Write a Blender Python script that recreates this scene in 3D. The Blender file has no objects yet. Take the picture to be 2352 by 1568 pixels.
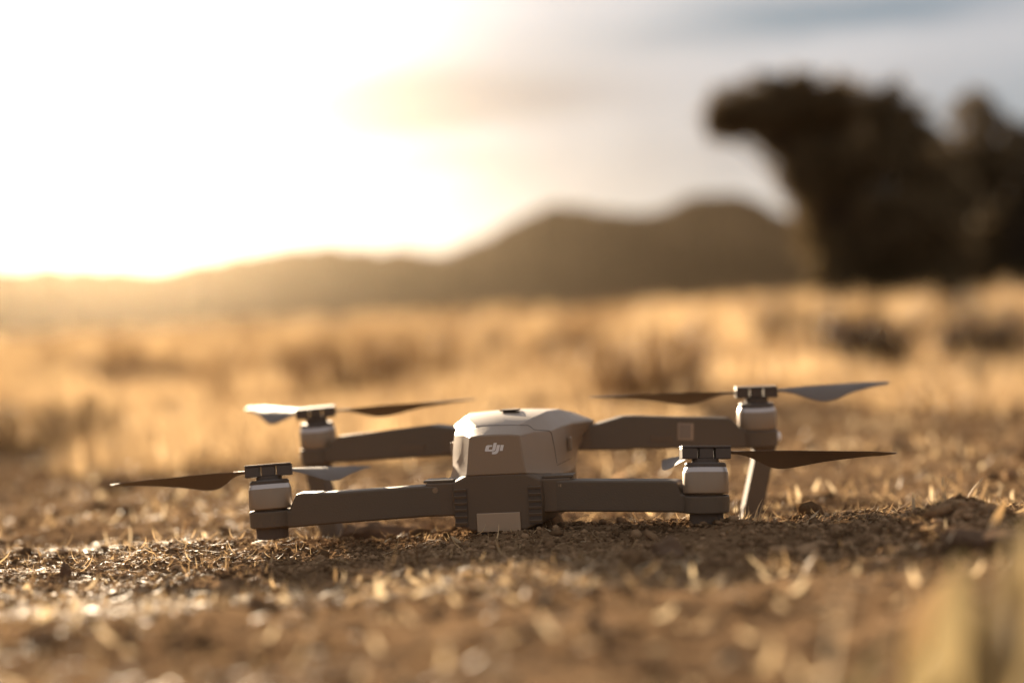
import bpy, bmesh, math
import numpy as np
from mathutils import Vector, Matrix
from mathutils.bvhtree import BVHTree

rng = np.random.default_rng(11)
R = math.radians
scene = bpy.context.scene
col = scene.collection

# ------------------------------------------------------------------ camera
FOC = 50.0
FPX = FOC / 36.0 * 2352.0                       # focal length in pixels of a 2352 px wide picture
ROLL, PITCH = R(3.05), math.atan(46 / FPX)
CAM = Vector((0, 0, 0.100))
fw = Vector((0, math.cos(PITCH), math.sin(PITCH)))
up0 = Vector((0, -math.sin(PITCH), math.cos(PITCH)))
r0 = Vector((1, 0, 0))
rt = r0 * math.cos(ROLL) - up0 * math.sin(ROLL)
up = r0 * math.sin(ROLL) + up0 * math.cos(ROLL)
cam_data = bpy.data.cameras.new('camera')
cam = bpy.data.objects.new('camera', cam_data); col.objects.link(cam)
m = Matrix((rt, up, -fw)).transposed().to_4x4(); m.translation = CAM
cam.matrix_world = m
cam_data.lens = FOC; cam_data.sensor_width = 36.0
cam_data.clip_start = 0.02; cam_data.clip_end = 30000
cam_data.dof.use_dof = True
cam_data.dof.focus_distance = 0.850
cam_data.dof.aperture_fstop = 2.7
scene.camera = cam

# ------------------------------------------------------------------ sun and sky
SUN_AZ, SUN_EL = R(-16), R(12.8)                # azimuth measured from +Y towards +X
SUN = Vector((math.sin(SUN_AZ) * math.cos(SUN_EL), math.cos(SUN_AZ) * math.cos(SUN_EL), math.sin(SUN_EL)))
sd = bpy.data.lights.new('sun', 'SUN'); sd.energy = 5.0; sd.angle = R(0.6); sd.color = (1.0, 0.79, 0.55)
so = bpy.data.objects.new('sun', sd); col.objects.link(so)
so.rotation_euler = (-SUN).to_track_quat('-Z', 'Y').to_euler()
so.location = (-5, 15, 6)

scene.view_settings.view_transform = 'Standard'
scene.view_settings.look = 'None'
scene.view_settings.gamma = 1.0
scene.view_settings.use_curve_mapping = False
scene.view_settings.exposure = 1.9
scene.cycles.use_denoising = True
scene.cycles.max_bounces = 8
scene.cycles.diffuse_bounces = 4
scene.cycles.transmission_bounces = 4
scene.cycles.volume_bounces = 0
scene.cycles.sample_clamp_indirect = 6.0

world = bpy.data.worlds.new('World'); scene.world = world; world.use_nodes = True
wt = world.node_tree; wn = wt.nodes; wl = wt.links
wn.clear()
def wmath(op, a, b=None, c=None, clamp=False):
    n = wn.new('ShaderNodeMath'); n.operation = op; n.use_clamp = clamp
    for i, v in enumerate((a, b, c)):
        if v is None: continue
        if isinstance(v, (int, float)): n.inputs[i].default_value = v
        else: wl.new(v, n.inputs[i])
    return n.outputs[0]
def wmix(f, a, b, mode='MIX'):
    n = wn.new('ShaderNodeMix'); n.data_type = 'RGBA'; n.blend_type = mode
    for s, v in ((n.inputs[0], f), (n.inputs[6], a), (n.inputs[7], b)):
        if isinstance(v, (int, float)): s.default_value = v
        elif isinstance(v, tuple): s.default_value = (*v, 1)
        else: wl.new(v, s)
    return n.outputs[2]
tc = wn.new('ShaderNodeTexCoord')
nrm = wn.new('ShaderNodeVectorMath'); nrm.operation = 'NORMALIZE'; wl.new(tc.outputs['Generated'], nrm.inputs[0])
DIR = nrm.outputs[0]
sky = wn.new('ShaderNodeTexSky'); sky.sky_type = 'NISHITA'; sky.sun_disc = False
sky.sun_elevation = SUN_EL; sky.sun_rotation = SUN_AZ
sky.dust_density = 1.5; sky.air_density = 1.0; sky.ozone_density = 1.0
bgm = wn.new('ShaderNodeVectorMath'); bgm.operation = 'SCALE'
wl.new(sky.outputs[0], bgm.inputs[0]); bgm.inputs[3].default_value = 0.8
dotn = wn.new('ShaderNodeVectorMath'); dotn.operation = 'DOT_PRODUCT'
wl.new(DIR, dotn.inputs[0]); dotn.inputs[1].default_value = SUN
cosang = wmath('MAXIMUM', dotn.outputs['Value'], 0.0)
# long flat cloud banks: noise over the direction, stretched sideways
mp = wn.new('ShaderNodeMapping'); wl.new(DIR, mp.inputs[0])
mp.inputs['Location'].default_value = (0.35, 0.1, 0.62); mp.inputs['Scale'].default_value = (1.0, 1.0, 3.4)
nz = wn.new('ShaderNodeTexNoise'); wl.new(mp.outputs[0], nz.inputs['Vector'])
nz.inputs['Scale'].default_value = 4.6; nz.inputs['Detail'].default_value = 3.0; nz.inputs['Roughness'].default_value = 0.5
sep = wn.new('ShaderNodeSeparateXYZ'); wl.new(DIR, sep.inputs[0])
AZ = wmath('ARCTAN2', sep.outputs[0], sep.outputs[1]); EL = sep.outputs[2]
nwarp = wmath('SUBTRACT', nz.outputs[0], 0.5)
def bank(px, py, sx, sy, warp=.05):
    """A cloud bank at its place in the sky: soft, flat, with a noise-torn outline."""
    d = (fw + rt * ((px - 1176) / FPX) + up * ((784 - py) / FPX)).normalized()
    da = wmath('DIVIDE', wmath('SUBTRACT', wmath('MULTIPLY_ADD', nwarp, warp * 2, AZ), math.atan2(d.x, d.y)), sx / FPX)
    de = wmath('DIVIDE', wmath('SUBTRACT', wmath('MULTIPLY_ADD', nwarp, warp, EL), d.z), sy / FPX)
    q = wmath('ADD', wmath('MULTIPLY', da, da), wmath('MULTIPLY', de, de))
    return wmath('EXPONENT', wmath('MULTIPLY', q, -1.0))
ramp = wn.new('ShaderNodeMapRange'); wl.new(nz.outputs[0], ramp.inputs[0])
ramp.inputs[1].default_value = 0.38; ramp.inputs[2].default_value = 0.62
grey = wmath('ADD', wmath('MULTIPLY', bank(1000, 235, 400, 80), 1.25), wmath('MULTIPLY', bank(950, 388, 280, 30), .55))
grey = wmath('ADD', grey, wmath('MULTIPLY', bank(1600, 330, 420, 110), .45))
blue = wmath('ADD', wmath('MULTIPLY', bank(1900, 38, 430, 50), 1.15), wmath('MULTIPLY', bank(2350, 250, 260, 110), .55), clamp=True)
thick = wmath('MULTIPLY_ADD', ramp.outputs[0], .35, grey, clamp=True)  # 0 thin bright cloud, 1 thick grey cloud
halo_wide = wmath('POWER', cosang, 18.0)
halo_near = wmath('POWER', cosang, 100.0)
veil = wmath('SUBTRACT', 1.0, wmath('MULTIPLY', thick, .88))           # thick cloud dims the glow round the sun
SKY_BRIGHT, SKY_GREY, SKY_BLUE = (1.50, 1.46, 1.50), (.72, .68, .74), (.46, .62, .78)
thin_c = wmix(blue, wmix(thick, SKY_BRIGHT, SKY_GREY), SKY_BLUE)
base = wmix(.94, bgm.outputs[0], thin_c)
hw = wmix(1.0, (.30, .34, .40), wmath('MULTIPLY', halo_wide, veil), 'MULTIPLY')
hn = wmix(1.0, (6.0, 6.6, 7.4), wmath('MULTIPLY', halo_near, veil), 'MULTIPLY')
s1 = wmix(1.0, base, hw, 'ADD'); s2 = wmix(1.0, s1, hn, 'ADD')
bg = wn.new('ShaderNodeBackground'); wl.new(s2, bg.inputs[0]); bg.inputs[1].default_value = 0.1
wo = wn.new('ShaderNodeOutputWorld'); wl.new(bg.outputs[0], wo.inputs[0])

# ------------------------------------------------------------------ helpers
def ray(px, py):
    return fw + rt * ((px - 1176) / FPX) + up * ((784 - py) / FPX)
def on_plane(px, py, p, n):
    d = ray(px, py); t = (p - CAM).dot(n) / d.dot(n)
    return CAM + d * t
def tag(o, label=None, cat=None, group=None, kind=None):
    if label: o['label'] = label
    if cat: o['category'] = cat
    if group: o['group'] = group
    if kind: o['kind'] = kind
    return o
def link(name, me, mat=None, parent=None):
    o = bpy.data.objects.new(name, me); col.objects.link(o)
    if mat: 
        if not me.materials: me.materials.append(mat)
    if parent: o.parent = parent
    return o
def from_bm(name, bm, mat, parent=None, smooth=None):
    bmesh.ops.recalc_face_normals(bm, faces=bm.faces)
    me = bpy.data.meshes.new(name); bm.to_mesh(me); bm.free()
    o = link(name, me, mat, parent)
    if smooth is not None:
        me.polygons.foreach_set('use_smooth', np.ones(len(me.polygons), dtype=bool))
        me.set_sharp_from_angle(angle=smooth)
    return o
def np_mesh(name, V, Q, mat, smooth=False, tri=False):
    """Fast mesh from numpy vertices and faces (all quads or all triangles)."""
    V = np.ascontiguousarray(V, dtype=np.float32); Q = np.ascontiguousarray(Q, dtype=np.int32)
    me = bpy.data.meshes.new(name); k = Q.shape[1]
    me.vertices.add(len(V)); me.vertices.foreach_set('co', V.ravel())
    me.loops.add(Q.size); me.loops.foreach_set('vertex_index', Q.ravel())
    me.polygons.add(len(Q)); me.polygons.foreach_set('loop_start', np.arange(0, Q.size, k, dtype=np.int32))
    me.polygons.foreach_set('loop_total', np.full(len(Q), k, dtype=np.int32))
    if smooth: me.polygons.foreach_set('use_smooth', np.ones(len(Q), dtype=bool))
    me.update(calc_edges=True); me.validate()
    me.materials.append(mat)
    return me
def vcol(me, C):
    """Per-vertex value (plant or crumb tone) as a float attribute."""
    a = me.attributes.new('tone', 'FLOAT', 'POINT'); a.data.foreach_set('value', np.ascontiguousarray(C, dtype=np.float32))

# ------------------------------------------------------------------ materials
def mat_new(name):
    mt = bpy.data.materials.new(name); mt.use_nodes = True
    nt = mt.node_tree; return mt, nt, nt.nodes['Principled BSDF']
def plastic(name, c, rough=0.5, metal=0.0, speck=0.04, bump=0.0, bscale=900):
    mt, nt, p = mat_new(name)
    tcn = nt.nodes.new('ShaderNodeTexCoord'); n = nt.nodes.new('ShaderNodeTexNoise')
    n.inputs['Scale'].default_value = 60; n.inputs['Detail'].default_value = 6
    nt.links.new(tcn.outputs['Object'], n.inputs['Vector'])
    mx = nt.nodes.new('ShaderNodeMix'); mx.data_type = 'RGBA'
    mx.inputs[6].default_value = (*[v * (1 - speck * 3) for v in c], 1); mx.inputs[7].default_value = (*[v * (1 + speck * 3) for v in c], 1)
    nt.links.new(n.outputs[0], mx.inputs[0]); nt.links.new(mx.outputs[2], p.inputs['Base Color'])
    rr = nt.nodes.new('ShaderNodeMapRange'); nt.links.new(n.outputs[0], rr.inputs[0])
    rr.inputs[1].default_value = .3; rr.inputs[2].default_value = .7; rr.inputs[3].default_value = rough - .06; rr.inputs[4].default_value = rough + .08
    nt.links.new(rr.outputs[0], p.inputs['Roughness'])
    p.inputs['Metallic'].default_value = metal
    if bump:
        b = nt.nodes.new('ShaderNodeBump'); n2 = nt.nodes.new('ShaderNodeTexNoise'); n2.inputs['Scale'].default_value = bscale
        nt.links.new(tcn.outputs['Object'], n2.inputs['Vector'])
        b.inputs['Strength'].default_value = bump; b.inputs['Distance'].default_value = .0004
        nt.links.new(n2.outputs[0], b.inputs['Height']); nt.links.new(b.outputs[0], p.inputs['Normal'])
    return mt
def earth(name, c1, c2, c3, scale, bump, dist, attr=False):
    mt, nt, p = mat_new(name)
    tcn = nt.nodes.new('ShaderNodeTexCoord')
    n = nt.nodes.new('ShaderNodeTexNoise'); n.inputs['Scale'].default_value = scale; n.inputs['Detail'].default_value = 8; n.inputs['Roughness'].default_value = .65
    nt.links.new(tcn.outputs['Object'], n.inputs['Vector'])
    cr = nt.nodes.new('ShaderNodeValToRGB'); e = cr.color_ramp.elements
    e[0].position = .32; e[0].color = (*c1, 1); e[1].position = .68; e[1].color = (*c3, 1)
    k = e.new(.5); k.color = (*c2, 1)
    src = n.outputs[0]
    if attr:
        at = nt.nodes.new('ShaderNodeAttribute'); at.attribute_name = 'tone'
        ad = nt.nodes.new('ShaderNodeMath'); ad.operation = 'MULTIPLY_ADD'
        nt.links.new(at.outputs['Fac'], ad.inputs[0]); ad.inputs[1].default_value = .5; nt.links.new(n.outputs[0], ad.inputs[2])
        s = nt.nodes.new('ShaderNodeMath'); s.operation = 'SUBTRACT'; nt.links.new(ad.outputs[0], s.inputs[0]); s.inputs[1].default_value = .25
        src = s.outputs[0]
    nt.links.new(src, cr.inputs[0]); nt.links.new(cr.outputs[0], p.inputs['Base Color'])
    p.inputs['Roughness'].default_value = .82
    p.inputs['Specular IOR Level'].default_value = .0
    b = nt.nodes.new('ShaderNodeBump'); b.inputs['Strength'].default_value = bump; b.inputs['Distance'].default_value = dist
    n2 = nt.nodes.new('ShaderNodeTexNoise'); n2.inputs['Scale'].default_value = scale * 6; n2.inputs['Detail'].default_value = 8
    nt.links.new(tcn.outputs['Object'], n2.inputs['Vector']); nt.links.new(n2.outputs[0], b.inputs['Height'])
    nt.links.new(b.outputs[0], p.inputs['Normal'])
    return mt
def leafy(name, c1, c2, trans=.5, rough=.55, spec=.2):
    mt, nt, p = mat_new(name)
    at = nt.nodes.new('ShaderNodeAttribute'); at.attribute_name = 'tone'
    mx = nt.nodes.new('ShaderNodeMix'); mx.data_type = 'RGBA'; mx.inputs[6].default_value = (*c1, 1); mx.inputs[7].default_value = (*c2, 1)
    nt.links.new(at.outputs['Fac'], mx.inputs[0]); nt.links.new(mx.outputs[2], p.inputs['Base Color'])
    p.inputs['Roughness'].default_value = rough; p.inputs['Specular IOR Level'].default_value = spec
    tr = nt.nodes.new('ShaderNodeBsdfTranslucent'); nt.links.new(mx.outputs[2], tr.inputs[0])
    ms = nt.nodes.new('ShaderNodeMixShader'); ms.inputs[0].default_value = trans
    nt.links.new(p.outputs[0], ms.inputs[1]); nt.links.new(tr.outputs[0], ms.inputs[2])
    nt.links.new(ms.outputs[0], nt.nodes['Material Output'].inputs['Surface'])
    return mt

M = {}
M['soil'] = earth('soil', (.10, .060, .031), (.17, .106, .058), (.25, .162, .09), 9, .9, .01)
M['crumb'] = earth('crumb', (.10, .060, .031), (.19, .117, .064), (.33, .215, .122), 45, .6, .002, attr=True)
M['clod'] = earth('clod', (.30, .20, .11), (.42, .29, .17), (.52, .38, .23), 18, .8, .006)
M['stone'] = earth('stone', (.10, .065, .042), (.16, .105, .068), (.24, .165, .11), 40, .5, .003)
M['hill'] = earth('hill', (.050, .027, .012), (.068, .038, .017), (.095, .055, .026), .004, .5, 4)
M['straw'] = leafy('straw', (.15, .084, .038), (.76, .55, .30), .5)
M['husk'] = leafy('husk', (.58, .45, .27), (.76, .62, .41), .5, rough=.5, spec=.25)
M['leaf'] = leafy('leaf', (.30, .235, .11), (.46, .355, .20), .38)
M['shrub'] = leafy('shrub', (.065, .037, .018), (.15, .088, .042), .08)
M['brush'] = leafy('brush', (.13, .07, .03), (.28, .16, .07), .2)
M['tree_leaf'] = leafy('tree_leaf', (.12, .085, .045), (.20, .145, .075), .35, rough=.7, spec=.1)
M['bark'] = plastic('bark', (.07, .05, .035), .9, 0, .1, .8, 60)
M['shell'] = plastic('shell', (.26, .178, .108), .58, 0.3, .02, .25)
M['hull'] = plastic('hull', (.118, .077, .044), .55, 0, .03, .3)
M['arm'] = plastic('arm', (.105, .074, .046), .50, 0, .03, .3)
M['black'] = plastic('black_plastic', (.07, .05, .036), .5, 0, .04)
M['rubber'] = plastic('rubber', (.085, .06, .042), .75, 0, .05)
M['silver'] = plastic('silver_metal', (.26, .185, .118), .42, .4, .02)
M['band'] = plastic('polished_metal', (.5, .44, .40), .32, .7, .02)
M['blade'] = plastic('blade', (.14, .105, .078), .60, 0, .03)
M['plate'] = plastic('label_plate', (.38, .27, .175), .5, 0, .02)
M['white'] = plastic('white_print', (.78, .74, .70), .55, 0, .01)
M['field'] = plastic('sticker_field', (.22, .165, .12), .6, 0, .05)
M['seam'] = plastic('seam', (.035, .026, .02), .8, 0, .02)
M['lens'] = plastic('lamp_lens', (.85, .82, .76), .12, 0, .01)

# ------------------------------------------------------------------ value noise for terrain
def vnoise(x, y, seed=0):
    x = np.asarray(x, float); y = np.asarray(y, float)
    xi = np.floor(x).astype(np.int64); yi = np.floor(y).astype(np.int64); xf = x - xi; yf = y - yi
    u = xf * xf * (3 - 2 * xf); v = yf * yf * (3 - 2 * yf)
    def h(a, b):
        n = (a * 374761393 + b * 668265263 + seed * 144665) & 0xffffffff
        n = ((n ^ (n >> 13)) * 1274126177) & 0xffffffff
        return ((n ^ (n >> 16)) & 0xffff) / 65535.0
    return (h(xi, yi) * (1 - u) + h(xi + 1, yi) * u) * (1 - v) + (h(xi, yi + 1) * (1 - u) + h(xi + 1, yi + 1) * u) * v
def sstep(a, b, x):
    t = np.clip((np.asarray(x, float) - a) / (b - a), 0, 1); return t * t * (3 - 2 * t)
Z0 = Vector((0, 0, 0)); UPV = Vector((0, 0, 1))
def gpt(px, py, z=0.0): return on_plane(px, py, Vector((0, 0, z)), UPV)
MOUND = gpt(2215, 1200)
def height(x, y):
    x = np.asarray(x, float); y = np.asarray(y, float)
    d = np.hypot(x, y - .9)
    z = -.022 * sstep(.885, 1.02, y + .10 * x) - .012 * sstep(1.2, 2.2, y)
    z = z + .004 * (vnoise(x * 14, y * 14, 1) - .5) * 1.6 + .0024 * (vnoise(x * 47, y * 47, 2) - .5) + .0016 * (vnoise(x * 130, y * 130, 5) - .5)
    z = z + .03 * (vnoise(x * 1.3, y * 1.3, 3) - .5) * sstep(.5, 2.2, d)
    z = z + .10 * (vnoise(x * .21, y * .21, 4) - .5) * sstep(2.5, 12, d)
    z = z + .014 * np.exp(-(((x - MOUND.x) / .026) ** 2 + ((y - MOUND.y) / .035) ** 2))
    z = z - .0075 * sstep(.55, .72, y) * (1 - sstep(.92, 1.05, y)) - .004 * sstep(-.02, -.10, x) * sstep(.6, .75, y) * (1 - sstep(.92, 1.05, y)) + .0065 * np.exp(-(((x - .112) / .03) ** 2 + ((y - .822) / .04) ** 2))
    yy = np.clip(y, 0, 2300)
    return z + .036 * (np.log1p(np.exp(np.clip((yy - 7) / 2.0, -30, 30))) * 2.0 * (yy < 60) + (yy - 7) * (yy >= 60))
def hz(x, y): return float(height(x, y))

# ------------------------------------------------------------------ ground: one sheet to the horizon
def warp(n, a, lim, c):
    k = math.asinh(lim / a); t = np.linspace(-1, 1, n)
    return c + a * np.sinh(k * t)
gx = warp(560, .34, 9000, .02); gy = warp(560, .34, 9000, .86)
X, Y = np.meshgrid(gx, gy)
Zg = height(X, Y)
V = np.stack([X.ravel(), Y.ravel(), Zg.ravel()], 1)
n = len(gx); i = np.arange(n - 1); I, J = np.meshgrid(i, i)
q = (J * n + I).ravel()
ground = link('ground', np_mesh('ground', V, np.stack([q, q + 1, q + n + 1, q + n], 1), M['soil'], smooth=True))
tag(ground, kind='structure')

# ------------------------------------------------------------------ hills
prof = [(-1200, 655), (-600, 632), (-300, 640), (0, 637), (120, 628), (250, 633), (360, 640), (450, 620), (560, 600), (650, 592), (760, 578),
        (830, 590), (900, 595), (950, 588), (1010, 598), (1060, 588), (1120, 560), (1200, 520), (1270, 487), (1340, 492), (1400, 502),
        (1450, 512), (1520, 505), (1580, 478), (1640, 458), (1700, 465), (1760, 490), (1830, 520), (1950, 555), (2100, 580), (2352, 590), (2800, 620), (3600, 610)]
pa, pe = [], []
for px, py in prof:
    d = ray(px, py - 20); pa.append(math.atan2(d.x, d.y)); pe.append(d.z / math.hypot(d.x, d.y))
az = np.concatenate([np.linspace(-1.5, pa[0], 40)[:-1], np.linspace(pa[0], pa[-1], 420), np.linspace(pa[-1], 1.5, 40)[1:]])
el = np.interp(az, pa, pe) + .0030 * (vnoise(az * 90, az * 0, 9) - .5) + .0018 * (vnoise(az * 230, az * 0, 19) - .5)
rows = np.linspace(-1, 1, 41)
RD = 2600 + 250 * np.sin(az * 7)
HV = []
for t in rows:
    rr_ = RD + t * 900
    hh = RD * el * (1 - abs(t) ** 1.15) * (1 - .25 * (vnoise(az * 60, az * 0 + t * 5, 6)) * (abs(t) > .02)) - 4 * abs(t)
    HV.append(np.stack([np.sin(az) * rr_, np.cos(az) * rr_, hh + CAM.z - 30 * abs(t)], 1))
HV = np.concatenate(HV); n = len(az)
I, J = np.meshgrid(np.arange(n - 1), np.arange(len(rows) - 1)); q = (J * n + I).ravel()
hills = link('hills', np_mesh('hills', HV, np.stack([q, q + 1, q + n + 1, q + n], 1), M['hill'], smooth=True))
tag(hills, kind='structure')

# ------------------------------------------------------------------ generators for ribbons, crumbs
def ribbons(base, ang, tilt, length, width, curve, segs=3, face=None):
    """Tapered curved grass blades. base (n,3); ang heading; tilt from vertical; curve extra bend."""
    n = len(base); V = np.zeros((n, segs + 1, 2, 3)); pos = base.copy()
    fa = ang + np.pi / 2 if face is None else face
    side = np.stack([np.cos(fa), np.sin(fa), np.zeros(n)], 1)
    for k in range(segs + 1):
        w = width * (1 - (k / segs) ** 1.6 * .92)
        V[:, k, 0] = pos - side * w[:, None] / 2; V[:, k, 1] = pos + side * w[:, None] / 2
        th = tilt + curve * (k + .5) / segs
        st = length / segs
        pos = pos + np.stack([np.sin(th) * np.cos(ang) * st, np.sin(th) * np.sin(ang) * st, np.cos(th) * st], 1)
    Vf = V.reshape(-1, 3); b = np.arange(n)[:, None] * (segs + 1) * 2 + np.arange(segs)[None] * 2; b = b.ravel()
    Q = np.stack([b, b + 1, b + 3, b + 2], 1)
    return Vf, Q, (segs + 1) * 2
def tufts(cx, cy, nb, hgt, spread, width, lean=.45, segs=3, curve=.7, sink=.002, patch=None):
    """Blades grouped in tufts; cx.. are arrays per tuft. Returns ribbon mesh data with a tone per vertex."""
    nb = np.asarray(nb); idx = np.repeat(np.arange(len(cx)), nb); n = len(idx)
    a = rng.uniform(0, 2 * np.pi, n); rr_ = np.sqrt(rng.uniform(0, 1, n)) * np.asarray(spread)[idx]
    x = np.asarray(cx)[idx] + np.cos(a) * rr_; y = np.asarray(cy)[idx] + np.sin(a) * rr_
    base = np.stack([x, y, height(x, y) - sink], 1)
    L = np.asarray(hgt)[idx] * rng.uniform(.45, 1.05, n)
    t = np.abs(rng.normal(0, lean, n)); a2 = a + rng.normal(0, .8, n)
    V, Q, k = ribbons(base, a2, t, L, np.asarray(width)[idx] * rng.uniform(.6, 1.3, n), rng.normal(.2, curve, n), segs, rng.uniform(0, np.pi, n))
    tb = rng.normal(.45, .34, len(cx)) if patch is None else patch + rng.normal(0, .16, len(cx))
    tone = np.clip(np.repeat(tb, nb) + rng.normal(0, .22, n), 0, 1)
    return V, Q, np.repeat(tone, k)
def stuff_mesh(name, parts, mat):
    Vs, Qs, Ts, off = [], [], [], 0
    for V, Q, T in parts:
        Vs.append(V); Qs.append(Q + off); Ts.append(T); off += len(V)
    me = np_mesh(name, np.concatenate(Vs), np.concatenate(Qs), mat); vcol(me, np.concatenate(Ts)); return me
def keep_out(x, y):
    """True where nothing tall may grow: the lens and the drone."""
    near_lens = (np.abs(x) < .10 + .40 * np.maximum(y, 0)) & (y > -.35) & (y < .62)
    return near_lens | (np.hypot(x, y) < .30)

# crumbs of soil: jittered icosahedra
bm = bmesh.new(); bmesh.ops.create_icosphere(bm, subdivisions=1, radius=1)
ico_v = np.array([v.co[:] for v in bm.verts]); bm.verts.ensure_lookup_table()
ico_f = np.array([[v.index for v in f.verts] for f in bm.faces]); bm.free()
def crumbs(x, y, s, squash=(.45, .9), lift=.25):
    n = len(x); k = len(ico_v)
    sc = np.stack([rng.uniform(.7, 1.4, n), rng.uniform(.7, 1.3, n), rng.uniform(*squash, n)], 1) * s[:, None]
    P = ico_v[None] * rng.uniform(.72, 1.22, (n, k, 1))
    P = P * sc[:, None]
    a = rng.uniform(0, 2 * np.pi, n); ca, sa = np.cos(a)[:, None], np.sin(a)[:, None]
    t = rng.normal(0, .4, n); ct, st = np.cos(t)[:, None], np.sin(t)[:, None]
    px, py, pz = P[..., 0], P[..., 1], P[..., 2]
    px, pz = px * ct + pz * st, pz * ct - px * st
    px, py = px * ca - py * sa, px * sa + py * ca
    V = np.stack([px + x[:, None], py + y[:, None], pz + (height(x, y) + sc[:, 2] * lift)[:, None]], -1).reshape(-1, 3)
    Fc = (ico_f[None] + (np.arange(n) * k)[:, None, None]).reshape(-1, 3)
    tone = np.repeat(np.clip(rng.normal(.5, .28, n), 0, 1), k)
    return V, Fc, tone
def in_fan(n, y0, y1, power=1.0, half=.42, pad=.06):
    y = y0 + (y1 - y0) * rng.uniform(0, 1, n) ** power
    return rng.uniform(-1, 1, n) * (half * y + pad), y
cs = []
x, y = in_fan(46000, .62, 1.10, 1.0); cs.append(crumbs(x, y, rng.lognormal(math.log(.00080), .5, len(x))))
x, y = in_fan(9000, .42, 2.6, 1.1);  cs.append(crumbs(x, y, rng.lognormal(math.log(.0013), .5, len(x))))
x, y = in_fan(1500, 1.2, 4.0, 1.0);   cs.append(crumbs(x, y, rng.lognormal(math.log(.0034), .4, len(x))))
n = 2600; x = MOUND.x + rng.normal(0, .026, n); y = MOUND.y + rng.normal(0, .030, n); cs.append(crumbs(x, y, rng.lognormal(math.log(.0015), .35, n)))
x = rng.uniform(-3, 3, 5000); y = rng.uniform(-3, 5, 5000); k = ~keep_out(x, y); cs.append(crumbs(x[k], y[k], rng.lognormal(math.log(.005), .5, k.sum())))
o = link('soil_crumbs', stuff_mesh('soil_crumbs', cs, M['crumb']))
tag(o, 'loose brown crumbs of dry soil and grit strewn over the ground', 'soil', kind='stuff')

# straw litter: thin broken stems lying and curling on the soil
def litter(n, y0, y1, L, W, tilt=(1.2, 1.62), half=.42, lift=.0012):
    x, y = in_fan(n, y0, y1, 1.0, half)
    # gather into drifts
    w = vnoise(x * 9, y * 9, 21) * .7 + vnoise(x * 31, y * 31, 22) * .3; k = w > rng.uniform(.25, .75, n); x, y = x[k], y[k]; n = len(x)
    base = np.stack([x, y, height(x, y) + lift * rng.uniform(.2, 2.5, n)], 1)
    V, Q, kk = ribbons(base, rng.uniform(0, 2 * np.pi, n), rng.uniform(*tilt, n), np.minimum(rng.lognormal(math.log(L), .5, n), L * 2), np.full(n, W) * rng.uniform(.5, 1.6, n), rng.normal(0, .7, n), 4, rng.uniform(0, 2 * np.pi, n))
    return V, Q, np.repeat(np.clip(rng.normal(.45, .3, n), 0, 1), kk)
ls = [litter(34000, .60, 1.12, .0058, .00042), litter(4600, .42, 1.9, .011, .0009), litter(1500, .60, 1.05, .006, .0016, (1.0, 1.6)), litter(8000, 1.0, 3.2, .014, .0018, (.9, 1.5))]
o = link('straw_litter', stuff_mesh('straw_litter', ls, M['straw']))
tag(o, 'fine broken straw and dry grass stems scattered over the soil', 'straw', kind='stuff')

cf = [litter(620, .40, .74, .006, .0026, (.8, 1.6)), litter(260, .66, 1.0, .004, .0012, (.8, 1.6)), litter(2400, 1.0, 3.2, .008, .003, (.3, 1.5))]
o = link('chaff', stuff_mesh('chaff', cf, M['husk']))
tag(o, 'bright flakes of chaff glinting among the soil crumbs', 'chaff', kind='stuff')

# low dry grass on the ground around and behind the drone
gs = []
n = 900; x, y = in_fan(n, .60, 1.35, 1.0)
k = (vnoise(x * 7, y * 7, 31) > .56) ; x, y = x[k], y[k]; n = len(x)
gs.append(tufts(x, y, rng.integers(3, 9, n), rng.uniform(.004, .010, n), rng.uniform(.002, .006, n), np.full(n, .0005), .7))
n = 7200; y = 1.35 + (8.0 - 1.35) * rng.uniform(0, 1, n) ** 1.25; x = rng.uniform(-1, 1, n) * (.46 * y + .2)
w = vnoise(x * 2.2, y * 1.3, 32); k = w > .70 - .36 * sstep(1.3, 3.2, y) + .10 * sstep(-.2, .9, x / y * 2.2); x, y = x[k], y[k]; n = len(x)
gs.append(tufts(x, y, rng.integers(9, 22, n), rng.uniform(.025, .075, n) * (1 + .12 * y), rng.uniform(.01, .035, n), np.full(n, .0016) * (1 + .25 * y), .55))
n = 2600; x = rng.uniform(-6, 6, n); y = rng.uniform(-7, 6, n); k = (~((np.abs(x) < .46 * y + .35) & (y > 0))) & (np.hypot(x, y) > .9); x, y = x[k], y[k]; n = len(x)
gs.append(tufts(x, y, rng.integers(8, 16, n), rng.uniform(.04, .12, n), rng.uniform(.01, .04, n), np.full(n, .003), .55))
o = link('low_grass', stuff_mesh('low_grass', gs, M['straw']))
tag(o, 'short dry golden grass growing thinly behind the drone', 'grass', kind='stuff')

# tall dry grass field
gs = []
n = 2300; y = 3.6 + 60 * rng.uniform(0, 1, n) ** 1.9; x = rng.uniform(-1, 1, n) * (.50 * y + 1)
w = .5 * vnoise(x * 1.3, y * .8, 41) + .5 * vnoise(x * 3.4, y * 1.9, 42); k = w > .44; x, y = x[k], y[k]; n = len(x)
pt = np.where(rng.uniform(0, 1, n) < .36 + .3 * (vnoise(x * .8, y * .4, 43) - .5), rng.uniform(-.1, .15, n), rng.uniform(.45, 1.0, n))
gs.append(tufts(x, y, rng.integers(34, 70, n), rng.uniform(.08, .50, n) ** 1.15 * (.85 + .02 * y) * (.30 + .62 * sstep(3.4, 11, y)), rng.uniform(.04, .12, n) * (1 + .03 * y), .004 + .0006 * y, .33, patch=pt))
n = 2600; a = rng.uniform(0, 2 * np.pi, n); rr_ = 2.0 + 26 * rng.uniform(0, 1, n) ** 1.3; x = np.sin(a) * rr_; y = np.cos(a) * rr_
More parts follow.
